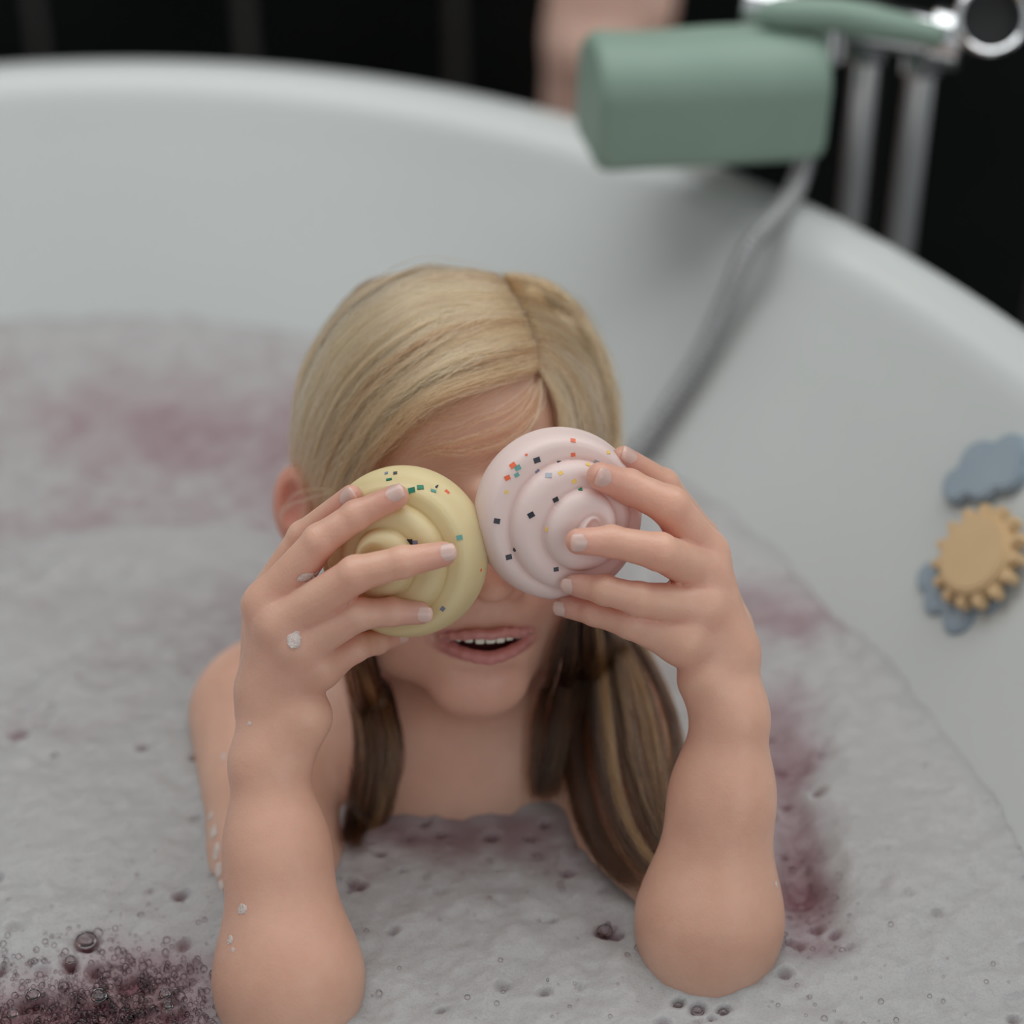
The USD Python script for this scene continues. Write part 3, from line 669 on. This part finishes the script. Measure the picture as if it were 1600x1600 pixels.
# ---- colour of the skin: lips, ears, knuckles and fingertips are redder
BASE, RED = np.array([.645, .375, .278]), np.array([.62, .28, .24])
tint = np.tile(BASE, (len(bv), 1))
def blend(w, c):
    global tint
    tint = tint * (1 - w[:, None]) + np.asarray(c) * w[:, None]
q = hl(bv); near = np.linalg.norm(q, axis=1) < .14
def region(c, r, a, col, pts=None):
    x = bv if pts is None else pts
    w = a * np.exp(-(np.linalg.norm((x - np.asarray(c)) / np.asarray(r), axis=1)) ** 2); blend(w, col)
for s in (-1, 1):
    region((s * .036, .066, -.034), .024, .55, (.60, .29, .24), q)
    region((s * .080, -.004, -.012), (.012, .018, .026), .85, (.58, .19, .14), q)
region((0, .095, -.024), .016, .35, (.60, .29, .24), q); region((0, .072, -.085), .020, .4, (.60, .30, .25), q)
lipd = np.full(len(bv), 1.0)
lipd[near] = np.minimum(chain(q[near], UP_LIP, np.full(11, .001)), chain(q[near], LO_LIP, np.full(11, .0018)))
lw = np.clip(1 - (lipd - .0016) / .0014, 0, 1) * np.clip((.0275 - np.abs(q[:, 0])) / .008, .25, 1); blend(lw * .9, (.46, .165, .165))
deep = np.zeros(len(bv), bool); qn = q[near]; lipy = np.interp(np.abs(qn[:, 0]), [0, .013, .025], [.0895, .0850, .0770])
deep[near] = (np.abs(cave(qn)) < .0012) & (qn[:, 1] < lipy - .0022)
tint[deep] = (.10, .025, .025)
for H in (LEFT, RIGHT):
    for F in H["fingers"]:
        region(F["p"][3], .011, .60, (.60, .27, .23)); region(F["p"][1], .010, .22, RED); region(F["p"][0], .010, .15, RED)
        region(F["p"][2], .008, .18, RED)
child = thing("child", "blond child in the foam bath, smiling, holding a swirled toy over each eye", "person")
meta(child, None)
obj("body", (bv, bf), SKIN, child, smooth=True, tint=tint)
# teeth
for i in range(-4, 5):
    x = i * .0047 + .0006; y = .0858 - .00085 * abs(i) ** 1.75; z = -.0595 - .00003 * i * i; wdt = .0046 - .00022 * abs(i)
    tm = rounded_box((wdt, .0028, .0058 - .0004 * abs(i) + (.0006 if abs(i) == 1 else 0)), .0010)
    tm.apply_transform(trimesh.transformations.rotation_matrix(-i * .17, [0, 0, 1])); tm.apply_translation((x, y, z))
    tm.vertices = hw(tm.vertices); obj("tooth", tm, TEETH, child, smooth=40)
# fingernails
def nail(F, out, rad=1.0):
    a, b = F["p"][2], F["p"][3]; r = F["r"][3]; t = unit(b - a); n = unit(out - t * (out @ t)); s = np.cross(t, n)
    uu, vv = np.meshgrid(np.linspace(-1, 1, 13), np.linspace(-1, 1, 13), indexing="ij")
    lx, wx = .0040 * rad, .80
    ed = np.clip(1 - (np.abs(uu) ** 3.5 + np.abs(vv) ** 3.5) * .0, 0, 1)
    x = uu * np.sqrt(1 - vv ** 2 * .35); y = vv * np.sqrt(1 - uu ** 2 * .3)
    R_ = r * 1.02; ang = y * wx
    P = b + t * (x * lx + .0006)[..., None] + n * (R_ * np.cos(ang) + .00005)[..., None] + s * (R_ * np.sin(ang) * .95)[..., None]
    fall = np.clip((x * lx - .002) / .003, 0, 1); P = P - n * (fall ** 2 * .0014)[..., None]
    top = P.reshape(-1, 3); bot = top - n * .0007
    fq = grid_faces(13, 13); e = len(top); idx = np.arange(169).reshape(13, 13); loop = np.r_[idx[0], idx[1:, -1], idx[-1, -2::-1], idx[-2:0:-1, 0]]
    side = np.stack([loop, np.roll(loop, -1), np.roll(loop, -1) + e, loop + e], 1)
    m = trimesh.Trimesh(np.vstack([top, bot]), tri(np.vstack([fq, fq[:, ::-1] + e, side])), process=False); m.fix_normals(); return m
for H, outs in ((LEFT, [(-.2, -.7, .5)] * 1 + [(.0, -.55, .9), (.1, -.7, .65), (.1, -.8, .45), (0, -.8, .3)]), (RIGHT, [(.3, -.5, .8), (-.1, -.8, .5), (.0, -.8, .4), (-.2, -.8, .3), (-.3, -.8, .2)])):
    for F, o in zip(H["fingers"], outs): obj("fingernail", nail(F, np.array(o)), NAIL, child, smooth=60)

# ---- hair: locks of strands that follow hand-set guides over the head and down to the foam
def plain_head(p):
    q = hl(p); return inbox(q, skull(q), (-.062, .0, -.105), (.062, .085, -.010), face) * HS
SCALP = boxed(plain_head, HC - .125, HC + .125, .03)
def core(p):
    d = smin(torso_sdf(p), SCALP(p), .014)
    return np.minimum(d, np.minimum(chain(p, [SL, EL], [.033, .026]), chain(p, [SR, ER], [.033, .026])))
def guide(px, off, n=28, sdf=SCALP):
    px = smooth_path(np.c_[np.asarray(px, float), np.zeros(len(px))], n)[:, :2]
    return trace(sdf, px[:, 0], px[:, 1], off=off)
def push(P, e, sdf):
    """Moves points out to at least e from the surface."""
    sh = P.shape; p = P.reshape(-1, 3); ee = np.broadcast_to(e, sh[:-1]).reshape(-1)
    for _ in range(2):
        d = threaded(sdf)(p); h_ = .0006
        g = np.stack([threaded(sdf)(p + h_ * np.eye(3)[k_]) - d for k_ in range(3)], 1); g /= np.maximum(np.linalg.norm(g, axis=1, keepdims=True), 1e-9)
        p = p + g * np.maximum(ee - d, 0)[:, None]
    return p.reshape(sh)
def strands(guides, count, seed, clumps=60, clump=.7, jit=.0008, lift=(.001, .005), start=(0, .03), end=(.85, 1), wave=.0006, sdf=SCALP, n=26, fit=True, ramp=None, edge=0.0, light=.5, spread=.22):
    """Strands between the guides, gathered into locks; returns points and a colour for each strand."""
    ramp = BLOND if ramp is None else ramp
    G = np.stack(guides); r = np.random.default_rng(seed); ng = len(G)
    u = r.uniform(0, ng - 1, count) if edge <= 0 else (ng - 1) * r.uniform(0, 1, count) ** (1 + edge)
    cu = np.sort(r.uniform(0, ng - 1, clumps)); ci = np.abs(u[:, None] - cu).argmin(1); near_ = cu[ci]
    sub = np.floor((u - near_) * clumps * 3 / (ng - 1)).astype(int)                   # finer locks inside each
    key_ = np.unique(ci * 50 + sub, return_inverse=True)[1]
    tone = np.clip(light + r.normal(0, spread * .7, clumps)[ci] + r.normal(0, spread * .6, key_.max() + 1)[key_] + r.normal(0, spread * .45, count), 0, 1)
    ti_ = tone * (len(ramp) - 1.001); k0 = ti_.astype(int); col = ramp[k0] + (ramp[k0 + 1] - ramp[k0]) * (ti_ - k0)[:, None]
    up = r.uniform(0, 1, clumps)[ci] * .6 + r.uniform(0, 1, key_.max() + 1)[key_] * .25 + r.uniform(0, 1, count) * .15
    bend = r.normal(0, 1, (clumps, 3))[ci][:, None, :]
    t = np.linspace(0, 1, n); t0, t1 = r.uniform(*start, count), r.uniform(*end, count)
    tt = t0[:, None] + (t1 - t0)[:, None] * t
    uu = u[:, None] + (near_ - u)[:, None] * clump * np.clip(tt * 1.6, 0, 1)
    uu = np.clip(uu + r.normal(0, .04, (count, 1)), 0, ng - 1 - 1e-6)
    gi = np.minimum(uu.astype(int), ng - 2); gf = (uu - gi)[..., None]
    ti = tt * (G.shape[1] - 1); t_ = np.minimum(ti.astype(int), G.shape[1] - 2); tf = (ti - t_)[..., None]
    at = lambda g: G[g, t_] * (1 - tf) + G[g, t_ + 1] * tf
    P = at(gi) * (1 - gf) + at(gi + 1) * gf
    ph = r.uniform(0, 6.28, (count, 1, 3)); fq = r.uniform(1.5, 4, (count, 1, 3))
    P = P + r.normal(0, jit, (count, 1, 3)) + wave * np.sin(ph + fq * 6.28 * t[None, :, None]) * t[None, :, None] + bend * wave * 2.0 * np.sin(3.1 * t)[None, :, None]
    e = lift[0] + (lift[1] - lift[0]) * up
    if edge > 0: e = np.minimum(e, lift[0] * .6 + .0012 * u)
    return (push(P, e[:, None], sdf) if fit else P), col
def hair(name, sets, m, width, parent, **k_):
    P, col = np.concatenate([x[0] for x in sets]), np.concatenate([x[1] for x in sets])
    c = UsdGeom.BasisCurves.Define(stage, numbered(str(parent.GetPath()), name))
    n, L_ = P.shape[:2]
    c.CreateTypeAttr("linear"); c.CreateWrapAttr("nonperiodic")
    c.CreatePointsAttr(Vt.Vec3fArray.FromNumpy(P.reshape(-1, 3).astype(np.float32))); c.CreateCurveVertexCountsAttr(Vt.IntArray.FromNumpy(np.full(n, L_, np.int32)))
    taper = np.r_[np.full(L_ - 5, 1.0), .9, .75, .6, .4, .2][:L_]
    wd = (np.random.default_rng(n).uniform(.7, 1.3, (n, 1)) * width * taper).astype(np.float32)
    c.CreateWidthsAttr(Vt.FloatArray.FromNumpy(wd.ravel())); c.SetWidthsInterpolation("vertex")
    UsdGeom.PrimvarsAPI(c).CreatePrimvar("tint", Sdf.ValueTypeNames.Color3fArray, "vertex").Set(Vt.Vec3fArray.FromNumpy(np.repeat(col, L_, 0).astype(np.float32)))
    UsdShade.MaterialBindingAPI.Apply(c.GetPrim()).Bind(m); meta(c.GetPrim(), **k_); return c.GetPrim()
# roots: a thin layer close to the scalp, so that no skin shows between the strands
def cap_sdf(p):
    q = hl(p); d = skull(q) - .0028
    line = .014 + 1.00 * np.clip(q[:, 2] - .046, 0, 1) + .020 * np.clip(np.abs(q[:, 0]) / .07, 0, 1) ** 2 + 2.6 * np.clip(q[:, 2] - .070, 0, 1)
    return smax(smax(d, q[:, 1] - line, .004), -.060 - q[:, 2], .004) * HS
cv_, cf_ = surface(cap_sdf, HC - .105, HC + .105, .002)
HP = obj("hair", (cv_, cf_), HAIR_CAP, child, smooth=True, label="damp blond hair parted on the right and combed across the forehead")
left = [guide(x, .0045) for x in (
    [(842, 576), (790, 590), (720, 612), (660, 642), (610, 690), (575, 735), (545, 790), (530, 850)],
    [(842, 555), (770, 572), (690, 600), (625, 650), (575, 715), (545, 770), (525, 830)],
    [(838, 530), (750, 545), (660, 590), (590, 650), (545, 720), (520, 790), (510, 840)],
    [(830, 508), (730, 520), (630, 570), (560, 635), (520, 710), (500, 780), (495, 840)],
    [(820, 490), (710, 495), (610, 545), (540, 615), (500, 700), (484, 770), (484, 830)],
    [(808, 470), (700, 468), (590, 520), (525, 595), (488, 680), (474, 750), (476, 820)],
    [(795, 452), (690, 443), (580, 490), (510, 570), (476, 660), (466, 735), (470, 810)],
    [(782, 434), (690, 425), (590, 465), (515, 545), (474, 640), (462, 730), (468, 800)])]
right = [guide(x, .0045) for x in (
    [(842, 572), (856, 600), (868, 640), (872, 690), (880, 740), (890, 800)],
    [(842, 550), (872, 580), (898, 630), (908, 690), (914, 740), (915, 800)],
    [(836, 525), (886, 560), (922, 620), (936, 690), (938, 750), (938, 810)],
    [(826, 500), (890, 530), (934, 600), (950, 680), (952, 750), (950, 810)],
    [(810, 472), (880, 492), (934, 570), (956, 660), (958, 740), (955, 810)],
    [(796, 446), (870, 465), (928, 545), (956, 640), (961, 730), (957, 810)],
    [(784, 430), (855, 445), (915, 515), (952, 620), (962, 720), (958, 810)])]
def sph(az, el, r=1.0):                              # a point near the scalp, in the head's axes
    a, e = math.radians(az), math.radians(el)
    return hw((.0700 * r * math.cos(e) * math.sin(a), -.012 - .0870 * r * math.cos(e) * math.cos(a), .020 + .0765 * r * math.sin(e)))
def back_guide(az):
    x_, y_ = .016 + .012 * math.sin(math.radians(az)), -.034 - .030 * math.cos(math.radians(az)); top = hw((x_, y_, .020 + .0795 * math.sqrt(1 - (x_ / .070) ** 2 - ((y_ + .012) / .087) ** 2))); pts = [top] + [sph(az, e, 1.06) for e in (62, 40, 18, -5, -28)] + [sph(az, -50, 1.12), sph(az, -62, 1.5)]
    return smooth_path(np.array(pts), 28)
back = [back_guide(a) for a in np.linspace(-92, 92, 13)]
HS_ = [strands(left, 7500, 1, 46, .82, lift=(.0010, .0062), edge=.25, start=(0, .10), end=(.8, 1), light=.52, spread=.32), strands(right, 4500, 2, 30, .78, lift=(.0010, .0060), edge=.2, start=(0, .10), end=(.8, 1), light=.45), strands(back, 6000, 3, 40, .6, lift=(.0015, .006), light=.5)]
HS_ += [strands(right[2:], 2200, 15, 60, .4, lift=(.0008, .0035), start=(0, .02), end=(.5, 1), light=.5), strands(left[4:], 900, 16, 60, .4, lift=(.0008, .0035), start=(0, .02), end=(.4, .9), light=.5), strands(left[:3], 420, 11, 16, .8, lift=(.0004, .003), start=(0, .15), end=(.6, 1), jit=.0022, wave=.0016, light=.5), strands(left, 500, 12, 60, .5, lift=(.004, .0085), start=(0, .3), end=(.5, 1), jit=.002, wave=.0022, light=.75), strands(right, 300, 13, 40, .5, lift=(.004, .008), start=(0, .3), end=(.5, 1), jit=.002, wave=.002, light=.7), strands(right[:3], 260, 14, 12, .8, lift=(.0004, .003), start=(0, .15), end=(.7, 1), jit=.002, wave=.0016, light=.6)]
hair("hair_strands", HS_, HAIR, .00019, HP)
# loose wisps over the forehead and by the ear
wis = [([(846, 585), (838, 630), (800, 676), (725, 697), (660, 705), (632, 722)], 40, .0022), ([(835, 600), (800, 640), (740, 668), (680, 690), (640, 712)], 26, .003), ([(760, 640), (720, 655), (675, 662), (640, 672), (610, 690)], 12, .004),
       ([(850, 600), (850, 640), (826, 672), (790, 705), (730, 728), (690, 732)], 10, .003), ([(640, 610), (600, 650), (560, 700), (520, 735), (478, 720)], 10, .003), ([(868, 600), (880, 650), (890, 700), (885, 730)], 30, .005)]
W_ = []
for i, (px, nn, sp) in enumerate(wis):
    g = guide(px, .003); W_.append(strands([g - RGT * sp * .5 - UPV * sp, g, g + RGT * sp * .3 + UPV * sp], nn, 40 + i, 5, .6, jit=.0006, lift=(.0008, .0035), wave=.0009))
ear = smooth_path(np.array([U(470, 735, .945), U(492, 752, .935), U(515, 764, .925), U(530, 775, .915)]), 28)
W_.append(strands([ear, ear + UPV * .002], 14, 50, 3, jit=.0005, fit=False))
ear = smooth_path(np.array([U(520, 770, .915), U(480, 782, .925), U(448, 797, .935), U(436, 812, .938), U(440, 835, .940)]), 28)
W_.append(strands([ear, ear + UPV * .0015 + RGT * .001], 14, 51, 3, jit=.0004, fit=False))
hair("wisp", W_, HAIR, .00020, HP)
# wet locks hanging to the foam
core_t = lambda px, off: guide(px, off, sdf=core)
lockL = [core_t(x, o) for x, o in (([(512, 850), (520, 930), (534, 1020), (548, 1100), (553, 1170), (545, 1240), (535, 1312)], .006), ([(525, 850), (540, 940), (556, 1030), (575, 1100), (588, 1170), (578, 1250), (545, 1320)], .010),
                                     ([(535, 860), (552, 950), (570, 1030), (596, 1100), (611, 1175), (600, 1255), (560, 1325)], .008), ([(545, 870), (565, 960), (580, 1040), (602, 1110), (614, 1180), (604, 1260), (570, 1318)], .003))]
hair("wet_lock", [strands(lockL, 2600, 5, 14, .55, lift=(.001, .008), start=(0, .1), end=(.95, 1), wave=.001, sdf=core, ramp=WETC, light=.34, spread=.32)], HAIR_WET, .00022, HP, label="dark wet lock hanging beside the neck on the left")
lockN = [core_t(x, o) for x, o in (([(885, 960), (868, 1040), (848, 1130), (836, 1200), (826, 1250)], .006), ([(900, 960), (885, 1040), (866, 1130), (856, 1200), (850, 1255)], .007), ([(912, 960), (900, 1040), (884, 1130), (874, 1200), (868, 1250)], .006))]
hair("wet_lock", [strands(lockN, 1300, 6, 10, .6, lift=(.001, .006), start=(0, .1), end=(.92, 1), wave=.001, sdf=core, ramp=WETC, light=.34, spread=.32)], HAIR_WET, .00022, HP, label="thin wet lock beside the neck on the right")
lockR = [core_t(x, o) for x, o in (([(905, 960), (893, 1060), (888, 1150), (900, 1250), (935, 1340), (985, 1395)], .005), ([(918, 960), (915, 1060), (918, 1150), (935, 1250), (970, 1330), (1030, 1385)], .010),
                                     ([(930, 960), (945, 1060), (958, 1150), (972, 1230), (1000, 1310), (1045, 1370)], .013), ([(938, 960), (975, 1050), (995, 1140), (1010, 1220), (1030, 1290), (1050, 1340)], .012),
                                     ([(944, 960), (1005, 1045), (1035, 1130), (1048, 1210), (1052, 1280), (1056, 1330)], .009), ([(948, 960), (1020, 1042), (1052, 1130), (1060, 1210), (1062, 1280), (1062, 1320)], .005))]
hair("wet_lock", [strands(lockR, 5200, 8, 16, .6, lift=(.001, .011), start=(0, .1), end=(.9, 1), wave=.0012, sdf=core, ramp=WETC, light=.34, spread=.32)], HAIR_WET, .00022, HP, label="broad dark wet lock falling over the shoulder on the right")

# ================================================================ BUBBLES AND FLECKS OF FOAM
BUB = mat("bubble_film", {"f": ("fresnel", {"IOR": 1.32}), "t": ("transparent_bsdf", {"color": (.98, .955, .96)}), "g": ("glossy_bsdf", {"color": (1, 1, 1), "roughness": .02}), "m": ("mix_closure", {})},
          [("f.fac", "m.fac"), ("t.BSDF", "m.closure1"), ("g.BSDF", "m.closure2")], surface="m.closure")
ball = trimesh.creation.icosphere(3, 1.0); ball.vertices[:, 2] = np.where(ball.vertices[:, 2] < 0, ball.vertices[:, 2] * .45, ball.vertices[:, 2] * .9)
WHERE = ["largest soap bubble, in the foam left of the forearm near the lower left", "round soap bubble in the dark pink gap at the lower left, below the largest bubble", "soap bubble in the dark pink gap close to the left edge", "upper of two small bubbles next to the forearm at the bottom left",
         "lower of two small bubbles next to the forearm at the bottom left", "soap bubble in the lower left corner of the foam", "dark soap bubble in the foam between the two arms", "small soap bubble just below left of the largest bubble",
         "soap bubble against the front of the elbow on the right", "small soap bubble at the inner side of the elbow on the right", "soap bubble at the outer side of the elbow on the right"]
for (px, py, r), w_ in zip(BIG, WHERE):
    c = on_plane(px, py, -.001); m = ball.copy(); m.apply_scale(r * .86 / FPX); m.apply_translation(c)
    obj("soap_bubble", m, BUB, smooth=True, label=w_, cat="bubble", group="soap bubbles on the foam")
brng = np.random.default_rng(5); pos, siz = [], []
def zfoam(x, y): return Z[np.clip(np.searchsorted(gx, x), 0, len(gx) - 1), np.clip(np.searchsorted(gy, y), 0, len(gy) - 1)]
nb_ = 16000
bx, by = brng.uniform(-20, 1620, nb_), brng.uniform(1330, 1640, nb_); dense = brng.random(nb_) < .55
bx, by = np.where(dense, brng.normal(140, 120, nb_), bx), np.where(dense, brng.normal(1560, 55, nb_), by)
bc = np.stack([on_plane(x, y) for x, y in zip(bx, by)]); tc = thickness(bc[:, 0], bc[:, 1])
ok_ = np.flatnonzero(brng.random(nb_) < .07 + 1.3 * np.clip(1 - tc, 0, 1))[:3000]
siz = (.0005 + .0011 * brng.random(len(ok_)) ** 3) * np.where(brng.random(len(ok_)) < .06, 1.5, 1)
pos = [(bc[i, 0], bc[i, 1], float(zfoam(bc[i, 0], bc[i, 1])) + r * .1) for i, r in zip(ok_, siz)]
pi = UsdGeom.PointInstancer.Define(stage, numbered("/World", "foam_bubbles"))
sb = trimesh.creation.icosphere(2, 1.0); pr_ = usdkit.mesh(stage, str(pi.GetPath()) + "/bubble", sb, BUB, smooth=True)
pi.CreatePrototypesRel().SetTargets([pr_.GetPath()]); pi.CreateProtoIndicesAttr(Vt.IntArray.FromNumpy(np.zeros(len(pos), np.int32)))
pi.CreatePositionsAttr(Vt.Vec3fArray.FromNumpy(np.array(pos, np.float32))); pi.CreateScalesAttr(Vt.Vec3fArray.FromNumpy(np.repeat(np.array(siz, np.float32)[:, None], 3, 1)))
meta(pi.GetPrim(), "countless tiny bubbles sparkling over the foam in the foreground", "bubbles", kind="stuff")

FLECK = speckled("foam_fleck", (.60, .48, .44), (.70, .60, .56), 900, .4, .6, 1800)
FL = []
def fleck(spots, label): FL.append((spots, label))
def build_flecks():
    xy = np.array([q_[:2] for sp, _ in FL for q_ in sp], float); P0 = trace(body, xy[:, 0], xy[:, 1], d0=.76); e = .0008
    N0 = np.stack([body(P0 + e * np.eye(3)[k_]) - body(P0 - e * np.eye(3)[k_]) for k_ in range(3)], 1); i = 0
    for sp, label in FL:
        parts = []; r = np.random.default_rng(len(label))
        for x, y, a, b in sp:
            if abs(body(P0[i:i + 1])[0]) > .0015: i += 1; continue
            s = trimesh.creation.icosphere(3, 1.0); v = s.vertices; v *= (1 + .9 * (meshkit.fbm(v * 2.3 + r.uniform(0, 9, 3), 3) - .5))[:, None]
            s.vertices = v * np.array([a, b, min(a, b) * .18 + .3]) * .86 / FPX; s.apply_transform(frame(P0[i], N0[i], RGT)); parts.append(s); i += 1
        if parts: obj("foam_fleck", trimesh.util.concatenate(parts), FLECK, smooth=True, label=label, cat="foam")
fleck([(459, 1000, 11, 13), (463, 990, 6, 6)], "round fleck of foam on the back of the hand holding the yellow toy")
fleck([(478, 902, 13, 7), (494, 897, 8, 5)], "fleck of foam between the first two fingers on the yellow toy")
fleck([(329, 1275, 10, 7), (334, 1300, 9, 14), (338, 1330, 8, 14), (341, 1360, 9, 13), (345, 1385, 9, 10)], "streak of foam clinging to the upper arm at the left")
fleck([(349, 1182, 4, 8)], "small drop of foam on the edge of the wrist below the yellow toy")
fleck([(379, 1420, 9, 9)], "upper of two foam flecks on the forearm at the left")
fleck([(360, 1468, 7, 8), (364, 1484, 5, 4)], "lower of two foam flecks on the forearm at the left")
fleck([(1213, 1382, 5, 6)], "drop of foam on the outer edge of the forearm at the right")
fleck([(390, 1130, 4, 4)], "tiny fleck of foam on the hand above the left wrist")
build_flecks()
